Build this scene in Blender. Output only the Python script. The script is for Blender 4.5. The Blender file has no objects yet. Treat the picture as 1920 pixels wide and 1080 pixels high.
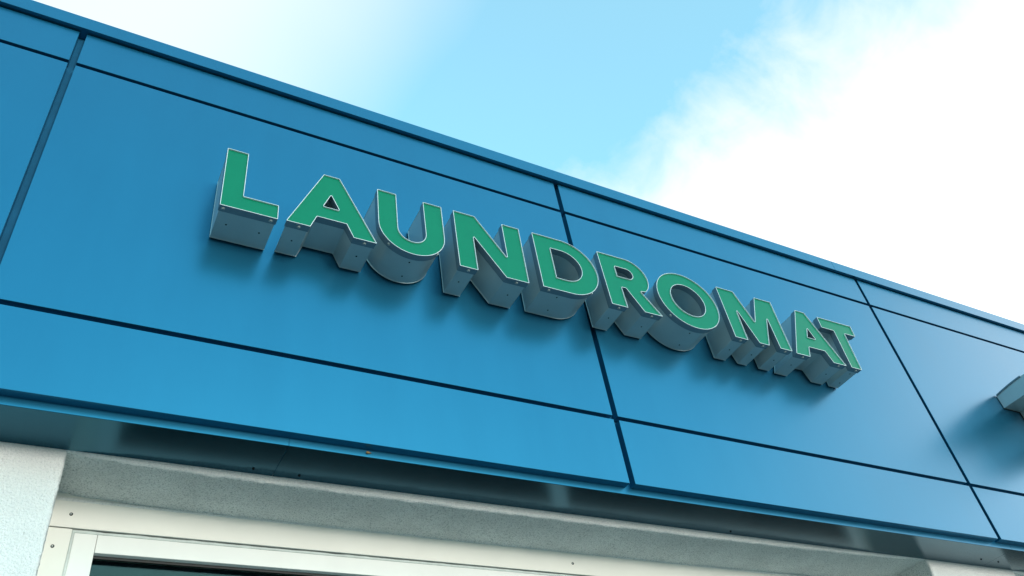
import bpy, bmesh, math, random
from mathutils import Vector, Matrix, noise
from mathutils.geometry import tessellate_polygon

scn = bpy.context.scene
COL = scn.collection
R_ = math.radians

# ------------------------------------------------------------------ camera
cd = bpy.data.cameras.new('camera')
cam = bpy.data.objects.new('camera', cd)
COL.objects.link(cam)
cd.sensor_width = 36.0
cd.lens = 1575.349 * 36 / 1920
cd.clip_start = 0.05
cd.clip_end = 5000
cam.matrix_world = (Matrix.Translation((0, -2.0, 1.6)) @ Matrix.Rotation(R_(-34.41994), 4, 'Z')
                    @ Matrix.Rotation(R_(131.70985), 4, 'X') @ Matrix.Rotation(R_(-10.3569), 4, 'Z'))
scn.camera = cam

# ------------------------------------------------------------------ sky and sun
SUN = Vector((0.20, -0.975, 0.085)).normalized()
EL = math.asin(SUN.z)
world = bpy.data.worlds.new('World')
scn.world = world
world.use_nodes = True
wn, wl = world.node_tree.nodes, world.node_tree.links
wn.clear()


def N(t, **kw):
    n = wn.new(t)
    for k, v in kw.items():
        setattr(n, k, v)
    return n


def M(op, a, b=None, c=None):
    n = N('ShaderNodeMath', operation=op)
    for i, v in enumerate((a, b, c)):
        if v is None:
            continue
        if isinstance(v, (int, float)):
            n.inputs[i].default_value = v
        else:
            wl.new(v, n.inputs[i])
    return n.outputs[0]


def SS(v, a, b):
    n = N('ShaderNodeMapRange', interpolation_type='SMOOTHSTEP')
    wl.new(v, n.inputs['Value'])
    n.inputs['From Min'].default_value = a
    n.inputs['From Max'].default_value = b
    return n.outputs[0]


SKY_K = 0.14
out = N('ShaderNodeOutputWorld')
bg = N('ShaderNodeBackground')
bg.inputs['Strength'].default_value = SKY_K
sky = N('ShaderNodeTexSky', sky_type='NISHITA')
sky.sun_disc = False
sky.sun_elevation = EL
sky.sun_rotation = math.atan2(SUN.x, SUN.y)
sky.air_density = 1.0
sky.dust_density = 0.6
sky.ozone_density = 1.6
tc = N('ShaderNodeTexCoord')
sep = N('ShaderNodeSeparateXYZ')
wl.new(tc.outputs['Generated'], sep.inputs[0])
X, Y, Z = sep.outputs
h = M('SUBTRACT', X, M('MULTIPLY', Z, 0.9))
# streaky cloud noise
mp = N('ShaderNodeMapping')
mp.inputs['Rotation'].default_value = (0.3, 0.5, 0.9)
mp.inputs['Scale'].default_value = (1.0, 1.9, 1.0)
wl.new(tc.outputs['Generated'], mp.inputs[0])
nz = N('ShaderNodeTexNoise')
nz.inputs['Scale'].default_value = 3.4
nz.inputs['Detail'].default_value = 9
nz.inputs['Roughness'].default_value = 0.56
nz.inputs['Distortion'].default_value = 0.35
wl.new(mp.outputs[0], nz.inputs['Vector'])
nz2 = N('ShaderNodeTexNoise')
nz2.inputs['Scale'].default_value = 2.2
nz2.inputs['Detail'].default_value = 3
nz2.inputs['Roughness'].default_value = 0.45
wl.new(tc.outputs['Generated'], nz2.inputs['Vector'])
n1 = M('SUBTRACT', nz.outputs['Fac'], 0.5)
nz3 = N('ShaderNodeTexNoise')
nz3.inputs['Scale'].default_value = 13
nz3.inputs['Detail'].default_value = 10
nz3.inputs['Roughness'].default_value = 0.6
nz3.inputs['Distortion'].default_value = 0.6
wl.new(tc.outputs['Generated'], nz3.inputs['Vector'])
n3 = M('SUBTRACT', nz3.outputs['Fac'], 0.5)
n2 = M('SUBTRACT', nz2.outputs['Fac'], 0.5)
hy = M('ADD', h, M('MULTIPLY', Y, 0.5))
m1 = SS(M('ADD', M('ADD', hy, M('MULTIPLY', n1, 0.34)), M('MULTIPLY', n3, 0.16)), -0.11, 0.21)
m2 = M('MULTIPLY', SS(M('MULTIPLY', M('ADD', h, M('MULTIPLY', n2, 0.25)), -1.0), 0.26, 0.82),
       SS(Y, 0.05, 0.45))
m2 = M('MULTIPLY', m2, 0.8)
m3 = M('MULTIPLY', SS(M('MULTIPLY', Z, -1.0), -0.62, -0.12), 0.95)   # whitish haze low over the horizon
mask = M('MAXIMUM', M('MAXIMUM', M('MAXIMUM', m1, m2), m3), 0.22)   # a thin milky veil everywhere
dot = N('ShaderNodeVectorMath', operation='DOT_PRODUCT')
wl.new(tc.outputs['Generated'], dot.inputs[0])
dot.inputs[1].default_value = SUN
glow = M('MULTIPLY', M('POWER', M('MAXIMUM', dot.outputs['Value'], 0.0), 5.0), 0.2)
base_c = M('ADD', 0.8, M('MULTIPLY', SS(M('MULTIPLY', Z, -1.0), -0.55, 0.0), 0.1))   # clouds brighter towards the horizon
thick = M('MULTIPLY', SS(h, 0.0, 0.6), 0.75)      # the deep cloud on the right is the brightest
cl = M('DIVIDE', M('ADD', M('ADD', base_c, thick), glow), SKY_K)
ccol = N('ShaderNodeCombineXYZ')
wl.new(M('MULTIPLY', cl, 0.97), ccol.inputs[0])
wl.new(M('MULTIPLY', cl, 1.0), ccol.inputs[1])
wl.new(M('MULTIPLY', cl, 1.02), ccol.inputs[2])
tint = N('ShaderNodeMix', data_type='RGBA', blend_type='MULTIPLY')
tint.inputs['Factor'].default_value = 1.0
wl.new(sky.outputs[0], tint.inputs['A'])
tint.inputs['B'].default_value = (1.8, 5.4, 5.1, 1)
mix = N('ShaderNodeMix', data_type='RGBA')
wl.new(mask, mix.inputs['Factor'])
wl.new(tint.outputs['Result'], mix.inputs['A'])
wl.new(ccol.outputs[0], mix.inputs['B'])
wl.new(mix.outputs['Result'], bg.inputs['Color'])
wl.new(bg.outputs[0], out.inputs['Surface'])

sd = bpy.data.lights.new('sun', 'SUN')
sd.energy = 1.5
sd.angle = R_(17)
sd.color = (1.0, 0.93, 0.87)
sun = bpy.data.objects.new('sun', sd)
COL.objects.link(sun)
sun.location = (8, -8, 10)
sun.rotation_euler = SUN.to_track_quat('Z', 'Y').to_euler()

vs = scn.view_settings
scn.display_settings.display_device = 'sRGB'
vs.view_transform = 'Standard'
vs.look = 'None'
vs.exposure = 0.55
vs.gamma = 1.0
vs.use_curve_mapping = False


# ------------------------------------------------------------------ materials
def mat(name, col, rough=0.5, metal=0.0, spec=0.5, var=0.0, vscale=3.0, bump=0.0, bscale=200.0,
        bdist=0.001, coat=0.0, speck=None, bdetail=3, streak=None):
    m = bpy.data.materials.new(name)
    m.use_nodes = True
    nt = m.node_tree
    n, l = nt.nodes, nt.links
    p = n['Principled BSDF']
    p.inputs['Base Color'].default_value = (*col, 1)
    p.inputs['Roughness'].default_value = rough
    p.inputs['Metallic'].default_value = metal
    p.inputs['Specular IOR Level'].default_value = spec
    p.inputs['Coat Weight'].default_value = coat
    p.inputs['Coat Roughness'].default_value = 0.25
    t = n.new('ShaderNodeTexCoord')
    src = None
    if var:
        a = n.new('ShaderNodeTexNoise')
        a.inputs['Scale'].default_value = vscale
        a.inputs['Detail'].default_value = 6
        a.inputs['Roughness'].default_value = 0.65
        if streak:
            mm = n.new('ShaderNodeMapping')
            mm.inputs['Scale'].default_value = streak
            l.new(t.outputs['Object'], mm.inputs[0])
            l.new(mm.outputs[0], a.inputs['Vector'])
        else:
            l.new(t.outputs['Object'], a.inputs['Vector'])
        r = n.new('ShaderNodeMapRange')
        l.new(a.outputs['Fac'], r.inputs['Value'])
        r.inputs['From Min'].default_value = 0.3
        r.inputs['From Max'].default_value = 0.7
        r.inputs['To Min'].default_value = 1 - var
        r.inputs['To Max'].default_value = 1 + var
        x = n.new('ShaderNodeMix')
        x.data_type = 'RGBA'
        x.blend_type = 'MULTIPLY'
        x.inputs['Factor'].default_value = 1
        x.inputs['A'].default_value = (*col, 1)
        l.new(r.outputs[0], x.inputs['B'])
        src = x.outputs['Result']
        # roughness wanders a little too
        r2 = n.new('ShaderNodeMapRange')
        l.new(a.outputs['Fac'], r2.inputs['Value'])
        r2.inputs['To Min'].default_value = max(rough - 0.05, 0.02)
        r2.inputs['To Max'].default_value = rough + 0.05
        l.new(r2.outputs[0], p.inputs['Roughness'])
    if speck:
        amount, sc, dark = speck
        s = n.new('ShaderNodeTexNoise')
        s.inputs['Scale'].default_value = sc
        s.inputs['Detail'].default_value = 4
        s.inputs['Roughness'].default_value = 0.7
        l.new(t.outputs['Object'], s.inputs['Vector'])
        r = n.new('ShaderNodeMapRange')
        l.new(s.outputs['Fac'], r.inputs['Value'])
        r.inputs['From Min'].default_value = 0.33
        r.inputs['From Max'].default_value = 0.50
        r.inputs['To Min'].default_value = amount
        r.inputs['To Max'].default_value = 0
        x = n.new('ShaderNodeMix')
        x.data_type = 'RGBA'
        l.new(r.outputs[0], x.inputs['Factor'])
        if src:
            l.new(src, x.inputs['A'])
        else:
            x.inputs['A'].default_value = (*col, 1)
        x.inputs['B'].default_value = (*dark, 1)
        src = x.outputs['Result']
    if src:
        l.new(src, p.inputs['Base Color'])
    if bump:
        a = n.new('ShaderNodeTexNoise')
        a.inputs['Scale'].default_value = bscale
        a.inputs['Detail'].default_value = bdetail
        a.inputs['Roughness'].default_value = 0.6
        l.new(t.outputs['Object'], a.inputs['Vector'])
        b = n.new('ShaderNodeBump')
        b.inputs['Strength'].default_value = bump
        b.inputs['Distance'].default_value = bdist
        l.new(a.outputs['Fac'], b.inputs['Height'])
        l.new(b.outputs[0], p.inputs['Normal'])
    return m


BLUE = mat('blue_coated_metal', (0.008, 0.15, 0.267), 0.31, 0.74, 0.5, coat=0.35, var=0.035, vscale=1.3, streak=(3.0, 1.0, 0.7), bump=0.25,
           bscale=1.6, bdist=0.003, bdetail=1)
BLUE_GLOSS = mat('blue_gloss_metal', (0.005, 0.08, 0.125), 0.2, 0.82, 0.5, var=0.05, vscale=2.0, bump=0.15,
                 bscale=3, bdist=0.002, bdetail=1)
BLUE_DARK = mat('dark_blue_backing', (0.008, 0.095, 0.19), 0.6, 0.0, 0.15, var=0.15, vscale=9)
ALU = mat('grey_coated_aluminium', (0.44, 0.55, 0.57), 0.36, 0.5, 0.5, var=0.06, vscale=6, bump=0.08,
          bscale=30, bdist=0.001)
LIP = mat('dark_grey_trim_aluminium', (0.16, 0.24, 0.29), 0.42, 0.5, 0.5, var=0.05, vscale=9)
RIM = mat('bright_edge_aluminium', (0.74, 0.77, 0.78), 0.35, 0.15, 0.5, var=0.08, vscale=25)
GREEN = mat('green_acrylic', (0.0, 0.178, 0.09), 0.3, 0.0, 0.22, var=0.03, vscale=12, bump=0.03,
            bscale=12, bdist=0.002)
REVEAL = mat('rough_reveal_render', (0.76, 0.80, 0.78), 0.95, 0, 0.2, var=0.09, vscale=7, bump=1.0, bscale=120,
             bdist=0.012, speck=(0.95, 210, (0.27, 0.33, 0.33)), bdetail=5)  # dark specks paint the shade in the render's pits
STEEL = mat('screw_steel', (0.42, 0.46, 0.44), 0.38, 0.6, var=0.1, vscale=150)
BLACK = mat('black_hole', (0.006, 0.008, 0.008), 0.9, 0, 0.1)
STUCCO = mat('white_stucco', (0.80, 0.81, 0.785), 0.92, 0, 0.2, var=0.06, vscale=5, bump=1.0, bscale=150,
             bdist=0.007, speck=(0.45, 200, (0.42, 0.46, 0.47)), bdetail=5)
PAINT = mat('cream_painted_board', (0.80, 0.79, 0.72), 0.38, 0, 0.5, var=0.035, vscale=4, bump=0.08,
            bscale=60, bdist=0.0006)
FRAME = mat('white_window_plastic', (0.82, 0.82, 0.78), 0.3, 0, 0.5, var=0.03, vscale=6)
BEAD = mat('grey_sealant', (0.55, 0.60, 0.57), 0.5, 0, 0.4, var=0.12, vscale=25, bump=0.3, bscale=60,
           bdist=0.001)
GASKET_AND_GAP = mat('black_gasket_and_gap', (0.012, 0.014, 0.014), 0.6)  # gaskets, and the painted shade in the gap behind the letters
DARKROOM = mat('dark_interior_paint', (0.05, 0.055, 0.055), 0.9, var=0.2, vscale=2)
BLIND = mat('dark_blind_casing', (0.03, 0.045, 0.045), 0.35, var=0.1, vscale=5)
ROOF = mat('grey_roof_felt', (0.12, 0.12, 0.12), 0.9, var=0.2, vscale=3)
PAVE = mat('concrete_paving', (0.28, 0.285, 0.27), 0.9, var=0.15, vscale=1.6, bump=0.4, bscale=60,
           bdist=0.003)
TAR = mat('asphalt', (0.055, 0.056, 0.058), 0.85, var=0.25, vscale=2.2, bump=0.5, bscale=90, bdist=0.005)
KERB = mat('kerb_stone', (0.32, 0.32, 0.30), 0.85, var=0.15, vscale=5)
EARTH = mat('dry_grass_land', (0.09, 0.11, 0.06), 0.95, var=0.3, vscale=0.2)
SPECK = mat('yellow_brown_chitin', (0.22, 0.12, 0.02), 0.6, var=0.4, vscale=500)
GLASS = bpy.data.materials.new('green_tinted_glass')
GLASS.use_nodes = True
gp = GLASS.node_tree.nodes['Principled BSDF']
gp.inputs['Base Color'].default_value = (0.3, 0.42, 0.4, 1)
gp.inputs['Roughness'].default_value = 0.02
gp.inputs['Transmission Weight'].default_value = 1.0
gp.inputs['IOR'].default_value = 1.45


# ------------------------------------------------------------------ helpers
def link(name, bm, m, parent=None, smooth=None):
    me = bpy.data.meshes.new(name)
    bm.normal_update()
    bm.to_mesh(me)
    bm.free()
    for mm in (m if isinstance(m, (list, tuple)) else [m]):
        me.materials.append(mm)
    if smooth is not None:
        me.polygons.foreach_set('use_smooth', [True] * len(me.polygons))
        me.set_sharp_from_angle(angle=R_(smooth))
    o = bpy.data.objects.new(name, me)
    COL.objects.link(o)
    if parent is not None:
        o.parent = parent
    return o


def thing(name, label, cat, loc=(0, 0, 0), group=None):
    o = bpy.data.objects.new(name, None)
    COL.objects.link(o)
    o.location = loc
    o.empty_display_size = 0.1
    o['label'] = label
    o['category'] = cat
    if group:
        o['group'] = group
    return o


def add_box(bm, x0, x1, y0, y1, z0, z1, bevel=0.0, seg=1):
    v = [bm.verts.new(c) for c in ((x0, y0, z0), (x1, y0, z0), (x1, y1, z0), (x0, y1, z0),
                                   (x0, y0, z1), (x1, y0, z1), (x1, y1, z1), (x0, y1, z1))]
    fs = [bm.faces.new([v[i] for i in q]) for q in ((0, 3, 2, 1), (4, 5, 6, 7), (0, 1, 5, 4),
                                                    (1, 2, 6, 5), (2, 3, 7, 6), (3, 0, 4, 7))]
    if bevel:
        es = set()
        for f in fs:
            es.update(f.edges)
        bmesh.ops.bevel(bm, geom=list(es), offset=bevel, segments=seg, affect='EDGES', profile=0.5)


def box(name, dims, m, parent=None, bevel=0.0, seg=1):
    bm = bmesh.new()
    add_box(bm, *dims, bevel=bevel, seg=seg)
    return link(name, bm, m, parent)


# ------------------------------------------------------------------ ground
def sheet(name, x0, x1, y0, y1, z, m):
    bm = bmesh.new()
    bm.faces.new([bm.verts.new(c) for c in ((x0, y0, z), (x1, y0, z), (x1, y1, z), (x0, y1, z))])
    o = link(name, bm, m)
    o['kind'] = 'structure'
    return o


sheet('ground', -1500, 1500, -1500, 1500, -0.13, EARTH)
sheet('road', -1500, 1500, -17.5, -9.7, -0.126, TAR)
o = box('pavement', (-60, 60, -9.5, 30, -0.12, 0.0), PAVE)
o['kind'] = 'structure'
o = box('kerb', (-60, 60, -9.7, -9.5, -0.125, 0.004), KERB, bevel=0.01)
o['kind'] = 'structure'

# ------------------------------------------------------------------ the shop building
XL, XR = -4.262, 7.648
shop = thing('shop_building', 'low shop building with glossy blue metal fascia panels over white stucco walls',
             'building', (0, 0.2, 0))


def P(o):                       # parent without moving: the thing's Empty sits at (0, .2, 0)
    o.location = (0, -0.2, 0)
    return o


cols = [(XL, -2.2985), (-2.2745, -0.2976), (-0.2736, 1.7042), (1.7274, 3.6742), (3.698, 5.65), (5.674, XR)]
rows = [(4.3400, 4.5225), (3.2348, 4.3218), (2.9584, 3.2178)]
rnd = random.Random(4)
for (x0, x1) in cols:
    for (z0, z1) in rows:
        dy = rnd.uniform(-0.0006, 0.0006)
        P(box('fascia_panel', (x0, x1, dy, 0.033, z0, z1), BLUE, shop, bevel=0.0008, seg=1))
# backing behind the joints, with thin fixing rails standing in the vertical joints
P(box('fascia_backing', (XL, XR, 0.036, 0.19, 2.945, 4.56), BLUE_DARK, shop))
for i in range(len(cols) - 1):
    xa, xb = cols[i][1], cols[i + 1][0]
    P(box('joint_rail', (xa - 0.004, xb + 0.004, 0.0335, 0.0355, 2.95, 4.55), BLUE_DARK, shop))

# bottom angle trim: a narrow face and the glossy soffit behind it
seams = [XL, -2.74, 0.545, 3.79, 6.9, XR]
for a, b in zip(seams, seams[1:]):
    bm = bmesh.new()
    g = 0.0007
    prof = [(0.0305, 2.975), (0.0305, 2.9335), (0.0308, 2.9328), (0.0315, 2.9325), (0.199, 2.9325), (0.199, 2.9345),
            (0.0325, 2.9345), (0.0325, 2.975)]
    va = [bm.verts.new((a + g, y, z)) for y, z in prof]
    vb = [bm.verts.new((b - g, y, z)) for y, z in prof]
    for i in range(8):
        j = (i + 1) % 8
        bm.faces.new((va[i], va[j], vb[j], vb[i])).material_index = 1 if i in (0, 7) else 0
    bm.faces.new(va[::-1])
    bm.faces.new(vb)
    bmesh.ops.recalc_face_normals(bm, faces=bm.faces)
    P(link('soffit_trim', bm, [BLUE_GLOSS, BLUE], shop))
# overlap plates behind the seams so no light shows through
for s in seams[1:-1]:
    P(box('seam_plate', (s - 0.03, s + 0.03, 0.034, 0.19, 2.9352, 2.9362), BLUE_DARK, shop))
for (x, y) in [(0.483, 0.171), (0.619, 0.176), (2.281, 0.178), (3.712, 0.140), (3.837, 0.143), (-2.80, 0.15), (-2.68, 0.15)]:
    bm = bmesh.new()
    bmesh.ops.create_cone(bm, cap_ends=True, segments=12, radius1=0.0042, radius2=0.003, depth=0.003,
                          matrix=Matrix.Translation((x, y, 2.931)) @ Matrix.Rotation(math.pi, 4, 'X'))
    P(link('soffit_screw', bm, BLACK, shop))

# coping along the top edge
cs = [XL - 0.02, -1.5, 3.518, XR + 0.02]
for a, b in zip(cs, cs[1:]):
    P(box('coping', (a + 0.0009, b - 0.0009, -0.017, 0.45, 4.5309, 4.5997), BLUE, shop, bevel=0.0008, seg=1))

# openings in the stucco wall, with lightly uneven rendered reveals
WY, FY = 0.2, 0.42


def head_z(x, xa, xb, zt):
    u = x - xa
    z = zt + 0.021 * math.exp(-u / 0.16) + 0.024 * math.exp(-(xb - x) / 0.35)
    return z + 0.0018 * math.sin(x * 2.3 + 1) + 0.002 * noise.noise(Vector((x * 9, 0.3, 7)))


def reveal(xa, xb, zb, zt, parent):
    path = []
    nj, nh = 260, max(60, int((xb - xa) / 0.0065))
    for i in range(nj):
        path.append((xa, zb + (zt - zb) * i / nj, -1, 0))
    path.append((xa, head_z(xa, xa, xb, zt), -1, 1))
    for i in range(1, nh):
        x = xa + (xb - xa) * i / nh
        path.append((x, head_z(x, xa, xb, zt), 0, 1))
    path.append((xb, head_z(xb, xa, xb, zt), 1, 1))
    for i in range(nj - 1, -1, -1):
        path.append((xb, zb + (zt - zb) * i / nj, 1, 0))
    r = 0.007
    prof = [(0.05, WY), (0.034, WY), (0.026, WY), (0.02, WY), (0.014, WY), (r, WY), (r * .3, WY + r * .3), (0, WY + r)]
    prof += [(0, WY + r + (FY + 0.02 - WY - r) * k / 22) for k in range(1, 23)]
    bm = bmesh.new()
    ring = []
    for (x, z, nx, nzv) in path:
        row = []
        for k, (o_, y) in enumerate(prof):
            p = Vector((x + nx * o_, y, z + nzv * o_))
            if k > 0:
                f1 = noise.noise(p * 75) * 0.0014 + noise.noise(p * 22) * 0.0014 + noise.noise(p * 140) * 0.0012
                p.x -= nx * f1 * 1.3
                p.z -= nzv * f1 * 1.3
                if 0 < k < 8:
                    p.y -= abs(f1) * 0.6
            row.append(bm.verts.new(p))
        ring.append(row)
    for a, b in zip(ring, ring[1:]):
        for k in range(len(prof) - 1):
            bm.faces.new((a[k], b[k], b[k + 1], a[k + 1])).material_index = 1 if k > 6 else 0
    return P(link('stucco_reveal', bm, [STUCCO, REVEAL], parent, smooth=50))


OPEN = [(-3.6, -0.9, 0.9, 2.908), (0.0, 3.412, 0.9, 2.908), (4.02, 6.9, 0.9, 2.908)]
# the wall face itself, split round the openings
bm = bmesh.new()
e = 0.048
xs = [XL]
for (a, b, zb, zt) in OPEN:
    xs += [a - e, b + e]
xs.append(XR)


def quad(bm, x0, x1, z0, z1, y=WY):
    bm.faces.new([bm.verts.new(c) for c in ((x0, y, z0), (x1, y, z0), (x1, y, z1), (x0, y, z1))])


for i in range(0, len(xs) - 1, 2):
    quad(bm, xs[i], xs[i + 1], 0, 4.5)
for (a, b, zb, zt) in OPEN:
    quad(bm, a - e, b + e, 0, zb)
    quad(bm, a - e, b + e, zt + 0.07, 4.5)
for x in (XL, XR):
    bm.faces.new([bm.verts.new(c) for c in ((x, WY, 0), (x, 7.5, 0), (x, 7.5, 4.5), (x, WY, 4.5))])
bm.faces.new([bm.verts.new(c) for c in ((XL, 7.5, 0), (XR, 7.5, 0), (XR, 7.5, 4.5), (XL, 7.5, 4.5))])
P(link('stucco_wall', bm, STUCCO, shop))
# filler strips between wall sheet and reveal above each opening are hidden behind the soffit
P(box('roof', (XL + .01, XR - .01, 0.452, 7.49, 4.40, 4.5), ROOF, shop))
bm = bmesh.new()
ix0, ix1, iy0, iy1, iz0, iz1 = XL + .05, XR - .05, 0.55, 7.4, 0.004, 2.86
v = [bm.verts.new(c) for c in ((ix0, iy0, iz0), (ix1, iy0, iz0), (ix1, iy1, iz0), (ix0, iy1, iz0),
                               (ix0, iy0, iz1), (ix1, iy0, iz1), (ix1, iy1, iz1), (ix0, iy1, iz1))]
for q in ((0, 1, 2, 3), (7, 6, 5, 4), (1, 5, 6, 2), (2, 6, 7, 3), (3, 7, 4, 0)):
    bm.faces.new([v[i] for i in q])
P(link('interior_room', bm, DARKROOM, shop))


def countersunk(x, z, y, parent):
    bm = bmesh.new()
    bmesh.ops.create_cone(bm, cap_ends=True, segments=14, radius1=0.0048, radius2=0.0048, depth=0.0012,
                          matrix=Matrix.Translation((x, y - 0.0004, z)) @ Matrix.Rotation(math.pi / 2, 4, 'X'))
    o = P(link('board_screw', bm, [BLACK], parent))
    bm = bmesh.new()
    bmesh.ops.create_cone(bm, cap_ends=True, segments=12, radius1=0.0028, radius2=0.0020, depth=0.0012,
                          matrix=Matrix.Translation((x - .0005, y - 0.0014, z + .0004)) @ Matrix.Rotation(math.pi / 2, 4, 'X'))
    P(link('board_screw', bm, [STEEL], parent))


def bead(xa, xb, za, zb, y, rad, parent, vertical=False):
    """a hand-drawn line of sealant: half-round, slightly uneven"""
    bm = bmesh.new()
    L = (zb - za) if vertical else (xb - xa)
    n = max(int(L / 0.008), 20)
    rows_ = []
    for i in range(n + 1):
        s = L * i / n
        r = rad * (1 + 0.25 * noise.noise(Vector((s * 30, y * 50, 1))) + 0.12 * noise.noise(Vector((s * 120, 4, 1))))
        w = 0.0007 * noise.noise(Vector((s * 14, 2, 5)))
        row = []
        for k in range(7):
            a = math.pi * k / 6
            off, dep = math.cos(a) * r + w, -math.sin(a) * r * 0.7
            row.append(bm.verts.new((xa + off, y + dep, za + s) if vertical else (xa + s, y + dep, za + off)))
        rows_.append(row)
    for a, b in zip(rows_, rows_[1:]):
        for k in range(6):
            bm.faces.new((a[k], b[k], b[k + 1], a[k + 1]))
    bmesh.ops.recalc_face_normals(bm, faces=bm.faces)
    return P(link('sealant_bead', bm, BEAD, parent, smooth=60))


for (a, b, zb, zt) in OPEN:
    win = bpy.data.objects.new('window', None)
    COL.objects.link(win)
    win.parent = shop
    # the window empty stays at the building's origin, so its pieces use the same offset
    PX = lambda o: P(o)
    P(reveal(a, b, zb, zt, shop))
    k = a
    zt2 = 2.823
    P(box('head_board', (a - .01, b + .01, FY, FY + .03, zt2 + .0035, 2.95), PAINT, win, bevel=0.0012, seg=2))
    for (sa, sb) in ((a - .01, a + .060), (b - .060, b + .01)):
        P(box('side_board', (sa, sb, FY, FY + .03, zb, zt2), PAINT, win, bevel=0.0012, seg=2))
    fy = FY + 0.003
    P(box('frame_stile', (a + .0675, a + .1262, fy, fy + .05, zb, 2.8135), FRAME, win, bevel=0.0015, seg=2))
    P(box('frame_stile', (b - .1262, b - .0675, fy, fy + .05, zb, 2.8135), FRAME, win, bevel=0.0015, seg=2))
    P(box('frame_rail', (a + .1270, b - .1270, fy, fy + .05, 2.7605, 2.8135), FRAME, win, bevel=0.0015, seg=2))
    P(box('frame_rail', (a + .1270, b - .1270, fy, fy + .05, zb, zb + .07), FRAME, win, bevel=0.0015, seg=2))
    mid = (a + b) / 2
    P(box('frame_mullion', (mid - .035, mid + .035, fy, fy + .05, zb + .071, 2.7595), FRAME, win, bevel=0.0015, seg=2))
    bead(a + .061, b - .061, 2.8185, 2.8185, FY + .006, 0.0048, win)
    bead(a + .0638, a + .0638, zb, 2.820, FY + .006, 0.0042, win, True)
    bead(b - .0638, b - .0638, zb, 2.820, FY + .006, 0.0042, win, True)
    # ragged line of render where it meets the boards
    rb = bead(a + .003, b - .003, head_z(a + .3, a, b, zt) - 0.003, 0, FY + .0015, 0.0058, win)
    rb.name = 'caulk_line'
    rb.data.materials[0] = STUCCO
    for (pa, pb) in ((a + .1275, mid - .0355), (mid + .0355, b - .1275)):
        P(box('gasket', (pa, pb, fy + .018, fy + .024, 2.7525, 2.7600), GASKET_AND_GAP, win))
        P(box('pane', (pa, pb, fy + .026, fy + .032, zb + .071, 2.7595), GLASS, win))
    P(box('blind_box', (a + .13, b - .13, fy + .085, fy + .125, 2.665, 2.715), BLIND, win, bevel=0.006, seg=3))
    P(box('blind_rail', (a + .13, b - .13, fy + .10, fy + .112, 2.630, 2.642), BLIND, win, bevel=0.003, seg=2))
    x = a + 0.048
    while x < b:
        countersunk(x, 2.866, FY, win)
        x += 1.655
    for z in (2.768, 2.10, 1.4):
        countersunk(a + 0.021, z, FY, win)
    P(box('window_sill', (a - .03, b + .03, WY - .05, FY - .001, zb - .04, zb + .003), FRAME, win, bevel=0.004, seg=2))

# ------------------------------------------------------------------ the letters


def fillet(pts, r=0.0032, seg=3):
    """pts: (x, z) or (x, z, 1) for a point already on a curve"""
    o_ = []
    n = len(pts)
    for i in range(n):
        p = pts[i]
        if len(p) == 3:
            o_.append((p[0], p[1]))
            continue
        a, b = Vector(pts[i - 1][:2]), Vector(pts[(i + 1) % n][:2])
        c = Vector(p)
        u, w = (a - c), (b - c)
        lu, lw = u.length, w.length
        u.normalize()
        w.normalize()
        ang = u.angle(w)
        if ang > R_(172):
            o_.append((c.x, c.y))
            continue
        t = min(r / math.tan(ang / 2), 0.45 * lu, 0.45 * lw)
        s, e_ = c + u * t, c + w * t
        for k in range(seg + 1):
            f = k / seg
            q = s * (1 - f) ** 2 + c * 2 * f * (1 - f) + e_ * f * f
            o_.append((q.x, q.y))
    return o_


def arc(cx, cz, rx, rz, a0, a1, n):
    return [(cx + rx * math.cos(R_(a0 + (a1 - a0) * i / n)), cz + rz * math.sin(R_(a0 + (a1 - a0) * i / n)), 1)
            for i in range(n + 1)]


def area(p):
    return sum(p[i - 1][0] * p[i][1] - p[i][0] * p[i - 1][1] for i in range(len(p))) / 2


def orient(p, ccw):
    return p if (area(p) > 0) == ccw else p[::-1]


def inset(p, d):
    """offset a loop into the material (outer loops ccw, holes cw)"""
    n = len(p)
    r = []
    for i in range(n):
        a, b, c = Vector(p[i - 1]), Vector(p[i]), Vector(p[(i + 1) % n])
        e1, e2 = (b - a).normalized(), (c - b).normalized()
        n1, n2 = Vector((-e1.y, e1.x)), Vector((-e2.y, e2.x))
        m = (n1 + n2)
        if m.length < 1e-6:
            m = n1
        m.normalize()
        k = d / max(m.dot(n1), 0.45)
        r.append((b.x + m.x * k, b.y + m.y * k))
    return r


def cap(bm, loops, y, mi=0, flip=False):
    vs = [[bm.verts.new((x, y, z)) for x, z in lp] for lp in loops]
    flat = [v_ for lp in vs for v_ in lp]
    tris = tessellate_polygon([[Vector((x, z, 0)) for x, z in lp] for lp in loops])
    for t in tris:
        try:
            f = bm.faces.new([flat[i] for i in t])
        except ValueError:
            continue
        f.normal_update()
        if (f.normal.y > 0) != flip:
            f.normal_flip()
        f.material_index = mi
    return vs


def strip(bm, l0, y0, l1, y1, mi=0):
    a = [bm.verts.new((x, y0, z)) for x, z in l0]
    b = [bm.verts.new((x, y1, z)) for x, z in l1]
    n = len(a)
    for i in range(n):
        j = (i + 1) % n
        f = bm.faces.new((a[i], a[j], b[j], b[i]))
        f.material_index = mi


D = 0.158
B_ = dict(L=3.635, A=3.640, U=3.634, N=3.638, D=3.642, R=3.644, O=3.629, M=3.636, A2=3.631, T=3.631)
T_ = dict(L=3.914, A=3.919, U=3.923, N=3.925, D=3.928, R=3.926, O=3.929, M=3.918, A2=3.912, T=3.909)


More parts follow.
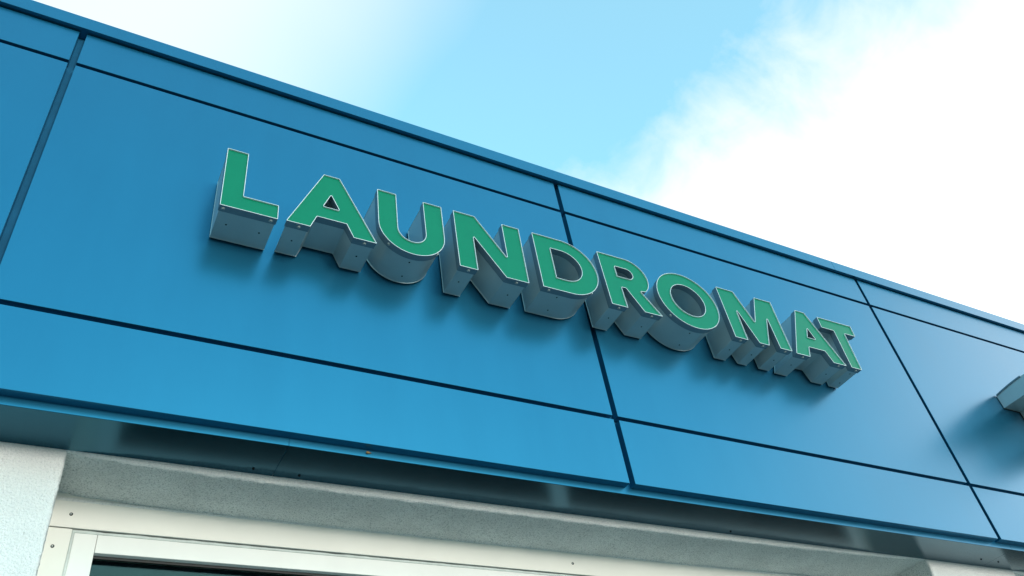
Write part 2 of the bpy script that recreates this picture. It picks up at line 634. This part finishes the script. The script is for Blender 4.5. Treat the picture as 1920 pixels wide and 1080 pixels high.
def glyph(n):
    b, t = B_[n], T_[n]
    if n == 'L':
        return [[(.244, t), (.313, t), (.312, 3.700), (.424, 3.700), (.424, b), (.244, b)]]
    if n == 'A':
        return [[(.570, t), (.627, t), (.757, b), (.675, b), (.651, 3.697), (.550, 3.697), (.529, b), (.450, b)],
                [(.597, 3.821), (.6255, 3.7545), (.5705, 3.7545)]]
    if n == 'U':
        o_ = [(.765, t)] + arc(.89, 3.757, .125, .123, 180, 360, 40) + [(1.015, t), (.941, t)]
        return [o_ + arc(.8895, 3.752, .0525, .056, 0, -180, 24) + [(.837, t)]]
    if n == 'N':
        return [[(1.063, t), (1.152, t), (1.267, 3.743), (1.267, t), (1.342, t), (1.342, b), (1.248, b),
                 (1.135, 3.812), (1.135, b), (1.063, b)]]
    if n == 'D':
        return [[(1.400, t), (1.450, t, 1)] + arc(1.528, 3.785, .146, .143, 90, -90, 36) + [(1.402, b)],
                [(1.473, 3.866), (1.49, 3.8660, 1)] + arc(1.519, 3.787, .0815, .079, 90, -90, 26) + [(1.473, 3.708)]]
    if n == 'R':
        return [[(1.702, t), (1.76, t, 1)] + arc(1.836, 3.831, .095, .095, 90, -48, 28)
                + [(1.873, 3.756), (1.950, b), (1.862, b), (1.801, 3.753), (1.780, 3.752), (1.782, b), (1.707, b)],
                [(1.775, 3.866), (1.80, 3.866, 1)] + arc(1.828, 3.8385, .0285, .0275, 90, -90, 16) + [(1.775, 3.811)]]
    if n == 'O':
        return [arc(2.122, 3.779, .1565, .150, 0, 360, 72)[:-1], arc(2.1215, 3.780, .0860, .0855, 0, 360, 52)[:-1]]
    if n == 'M':
        return [[(2.319, t), (2.416, t), (2.478, 3.756), (2.539, t), (2.637, t), (2.638, b), (2.570, b),
                 (2.5665, 3.807), (2.507, b), (2.452, b), (2.3915, 3.807), (2.389, b), (2.320, b)]]
    if n == 'A2':
        return [[(2.784, t), (2.841, t), (2.962, b), (2.883, b), (2.860, 3.691), (2.763, 3.691), (2.741, b),
                 (2.659, b)], [(2.811, 3.811), (2.8335, 3.7505), (2.785, 3.7515)]]
    if n == 'T':
        return [[(2.921, t), (3.142, t), (3.139, 3.845), (3.068, 3.845), (3.059, b), (2.994, b), (2.997, 3.845),
                 (2.919, 3.845)]]


HOLES = {'L': [(0.282, -0.076), (0.386, -0.075)], 'A': [(0.493, -0.072), (0.714, -0.074)],
         'U': [(0.891, -0.112), (0.893, -0.04)], 'N': [(1.096, -0.075), (1.297, -0.07)],
         'D': [(1.484, -0.115), (1.487, -0.04)], 'R': [(1.743, -0.075), (1.903, -0.072)],
         'O': [(2.11, -0.115), (2.114, -0.038)], 'M': [(2.356, -0.073), (2.476, -0.075), (2.603, -0.076)],
         'A2': [(2.7, -0.078), (2.915, -0.075)], 'T': [(3.029, -0.112), (3.033, -0.042)]}
SCREWS = {'L': [(0.257, -0.144), (0.405, -0.143)], 'A': [(0.495, -0.143), (0.717, -0.143)],
          'U': [(0.804, -0.144), (0.986, -0.144)], 'N': [(1.102, -0.144), (1.296, -0.143)],
          'D': [(1.432, -0.144), (1.632, -0.143)], 'R': [(1.747, -0.143), (1.903, -0.143)],
          'O': [(2.007, -0.143), (2.238, -0.143)], 'M': [(2.357, -0.143), (2.48, -0.144), (2.607, -0.144)],
          'A2': [(2.708, -0.143), (2.922, -0.144)], 'T': [(3.032, -0.143)]}
LABEL = {'L': 'green letter L with grey metal sides, first on the blue fascia',
         'A': 'green letter A beside the L, standing over the left blue panel',
         'U': 'green letter U with rounded grey underside, between A and N',
         'N': 'green letter N with grey metal sides, between U and D',
         'D': 'green letter D hanging over the vertical joint between blue panels',
         'R': 'green letter R with grey metal sides, between D and O',
         'O': 'green round letter O with grey drum sides, between R and M',
         'M': 'green letter M with three feet, between O and the last A',
         'A2': 'green letter A wedged between M and T',
         'T': 'green letter T ending the sign, casting its shadow on bare blue panel'}


def low_edge(loop, x):
    """lowest point of the outline at x and the outward normal there"""
    best = None
    n = len(loop)
    for i in range(n):
        a, b = loop[i - 1], loop[i]
        if (a[0] - x) * (b[0] - x) <= 0 and abs(a[0] - b[0]) > 1e-6:
            f = (x - a[0]) / (b[0] - a[0])
            z = a[1] + (b[1] - a[1]) * f
            if best is None or z < best[0]:
                t = Vector((b[0] - a[0], b[1] - a[1])).normalized()
                nn = Vector((t.y, -t.x))
                if nn.y > 0:
                    nn = -nn
                best = (z, nn)
    return best


def on_edge(x, y, z, nn):
    zax = Vector((nn.x, 0, nn.y)).normalized()
    return Matrix.Translation((x, y, z)) @ zax.to_track_quat('Z', 'X').to_matrix().to_4x4()


for n in ('L', 'A', 'U', 'N', 'D', 'R', 'O', 'M', 'A2', 'T'):
    raw = glyph(n)
    loops = []
    for i, lp in enumerate(raw):
        lp = fillet(lp)
        loops.append(orient(lp, i == 0))
    bx = sum(p[0] for p in loops[0]) / len(loops[0])
    root = thing('channel_letter', LABEL[n], 'sign letter', (bx, 0, B_[n]),
                 'green channel letters spelling LAUNDROMAT')

    def Q(o):
        o.location = (-bx, 0, -B_[n])
        return o
    rim = [inset(lp, 0.0019) for lp in loops]
    fin = [inset(lp, 0.0030) for lp in loops]
    can = [inset(lp, 0.0042) for lp in loops]
    back = [inset(lp, 0.0030) for lp in loops]
    gap_loops = [inset(lp, 0.012) for lp in loops]
    # trim cap: outer band, bright front edge, inner lip
    bm = bmesh.new()
    for k in range(len(loops)):
        ch = inset(loops[k], 0.0005)
        strip(bm, loops[k], -D + 0.0275, loops[k], -D + 0.0006, 0)
        strip(bm, loops[k], -D + 0.0006, ch, -D, 1)
        strip(bm, ch, -D, rim[k], -D, 1)
        strip(bm, rim[k], -D, rim[k], -D + 0.0052, 1)
        strip(bm, can[k], -D + 0.0275, loops[k], -D + 0.0275, 0)
    bmesh.ops.recalc_face_normals(bm, faces=bm.faces)
    Q(link('trim_cap', bm, [LIP, RIM], root, smooth=35))
    bm = bmesh.new()
    cap(bm, rim, -D + 0.0052)
    Q(link('letter_face', bm, GREEN, root))
    bm = bmesh.new()
    for k in range(len(loops)):
        strip(bm, can[k], -D + 0.0272, can[k], -0.0075, 0)
    bmesh.ops.recalc_face_normals(bm, faces=bm.faces)
    Q(link('letter_side', bm, ALU, root, smooth=35))
    bm = bmesh.new()
    for k in range(len(loops)):
        strip(bm, can[k], -0.0085, back[k], -0.0080)
        strip(bm, back[k], -0.0080, back[k], -0.0058)
    cap(bm, back, -0.0058, flip=True)
    bmesh.ops.recalc_face_normals(bm, faces=bm.faces)
    Q(link('back_plate', bm, ALU, root))
    bm = bmesh.new()
    for k in range(len(loops)):
        strip(bm, gap_loops[k], -0.0057, gap_loops[k], -0.0008)
    bmesh.ops.recalc_face_normals(bm, faces=bm.faces)
    Q(link('gap_shade', bm, GASKET_AND_GAP, root))  # black band painting the shadow line between letter and panel
    for (x, y) in HOLES[n]:
        z, nn = low_edge(can[0], x)
        bm = bmesh.new()
        bmesh.ops.create_cone(bm, cap_ends=True, segments=14, radius1=0.0032, radius2=0.0029, depth=0.0012,
                              matrix=on_edge(x, y, z, nn))
        Q(link('drain_hole', bm, BLACK, root))
    for (x, y) in SCREWS[n]:
        z, nn = low_edge(loops[0], x)
        bm = bmesh.new()
        mx = on_edge(x, y, z, nn)
        bmesh.ops.create_cone(bm, cap_ends=True, segments=20, radius1=0.0066, radius2=0.0064, depth=0.0012, matrix=mx)
        bmesh.ops.create_uvsphere(bm, u_segments=20, v_segments=10, radius=1,
                                  matrix=mx @ Matrix.Translation((0, 0, 0.0006)) @ Matrix.Diagonal((0.0052, 0.0052, 0.003, 1)))
        s = link('trim_screw', bm, STEEL, root, smooth=40)
        Q(s)
        bm = bmesh.new()
        bmesh.ops.create_cone(bm, cap_ends=True, segments=6, radius1=0.0013, radius2=0.0013, depth=0.0006,
                              matrix=mx @ Matrix.Translation((0, 0, 0.0036)))
        sk = link('socket', bm, BLACK, s)

# ------------------------------------------------------------------ the grey lamp at the right edge
lamp = thing('wall_lamp', 'grey metal box fitting sticking out of the blue fascia at the right edge', 'wall lamp',
             (4.6, 0, 3.786))


def LQ(o):
    o.location = (-4.6, 0, -3.786)
    return o


LD = 0.44


def top_z(y):                     # the hood's top bows up a little between wall and front
    u = min(-y / LD, 1.0)
    return 3.867 + 0.030 * math.sin(math.pi * min(u, 1) ** 0.9 * 0.62) - 0.055 * u ** 2.2


def hood(x0, x1, zlow, off=0.0, y0=-0.004, y1=-LD):
    bm = bmesh.new()
    n_ = 20
    rowsL, rowsR = [], []
    for i in range(n_ + 1):
        y = y0 + (y1 - y0) * i / n_
        rowsL.append((bm.verts.new((x0, y, zlow)), bm.verts.new((x0, y, top_z(y) + off))))
        rowsR.append((bm.verts.new((x1, y, zlow)), bm.verts.new((x1, y, top_z(y) + off))))
    for i in range(n_):
        a, b, c, d = rowsL[i], rowsL[i + 1], rowsR[i], rowsR[i + 1]
        bm.faces.new((a[0], b[0], b[1], a[1]))
        bm.faces.new((c[0], c[1], d[1], d[0]))
        bm.faces.new((a[1], b[1], d[1], c[1]))
        bm.faces.new((a[0], c[0], d[0], b[0]))
    for i in (0, n_):
        bm.faces.new((rowsL[i][0], rowsL[i][1], rowsR[i][1], rowsR[i][0]))
    bmesh.ops.recalc_face_normals(bm, faces=bm.faces)
    return bm


LQ(link('lamp_hood', hood(4.398, 4.92, 3.787), ALU, lamp, smooth=30))
# thin cover sheet overhanging the hood
bm = bmesh.new()
n_ = 20
ra, rb_ = [], []
for i in range(n_ + 1):
    y = -0.006 - (0.17 - 0.006) * i / n_
    ra.append((bm.verts.new((4.3935, y, top_z(y) - 0.004)), bm.verts.new((4.3935, y, top_z(y) + 0.0045))))
    rb_.append((bm.verts.new((4.9245, y, top_z(y) - 0.004)), bm.verts.new((4.9245, y, top_z(y) + 0.0045))))
for i in range(n_):
    a, b, c, d = ra[i], ra[i + 1], rb_[i], rb_[i + 1]
    for q in ((a[0], b[0], b[1], a[1]), (c[0], c[1], d[1], d[0]), (a[1], b[1], d[1], c[1])):
        bm.faces.new(q)
bm.faces.new((ra[0][0], ra[0][1], rb_[0][1], rb_[0][0]))
bm.faces.new((ra[-1][0], rb_[-1][0], rb_[-1][1], ra[-1][1]))
bmesh.ops.recalc_face_normals(bm, faces=bm.faces)
LQ(link('cover_sheet', bm, LIP, lamp, smooth=30))
LQ(box('lamp_body', (4.533, 4.785, -0.36, -0.004, 3.60, 3.7865), ALU, lamp, bevel=0.002, seg=2))
LQ(box('lamp_gasket', (4.402, 4.916, -0.0045, -0.0006, 3.783, 3.864), GASKET_AND_GAP, lamp))
LQ(box('lamp_gasket', (4.530, 4.788, -0.0045, -0.0006, 3.597, 3.782), GASKET_AND_GAP, lamp))
bm = bmesh.new()
add_box(bm, 4.56, 4.76, -0.33, -0.05, 3.5975, 3.5999)
LQ(link('lamp_lens', bm, FRAME, lamp))

# ------------------------------------------------------------------ wasp on the trim
wasp = thing('wasp', 'tiny yellow brown wasp sitting on the narrow blue trim under the long panel', 'insect',
             (0.781, 0.0305, 2.9465))
bm = bmesh.new()
for (dx, rx, rz) in ((-0.0045, 0.0045, 0.0021), (0.002, 0.0026, 0.0022), (0.0058, 0.0016, 0.0018)):
    bmesh.ops.create_uvsphere(bm, u_segments=10, v_segments=7, radius=1,
                              matrix=Matrix.Translation((dx, -0.0026, 0)) @ Matrix.Diagonal((rx, 0.002, rz, 1)))
link('body', bm, SPECK, wasp, smooth=60)
for s in (-1, 1):
    bm = bmesh.new()
    add_box(bm, -0.0075, 0.0005, -0.0049, -0.0046, s * 0.0008, s * 0.0034)
    link('wing', bm, SPECK, wasp)
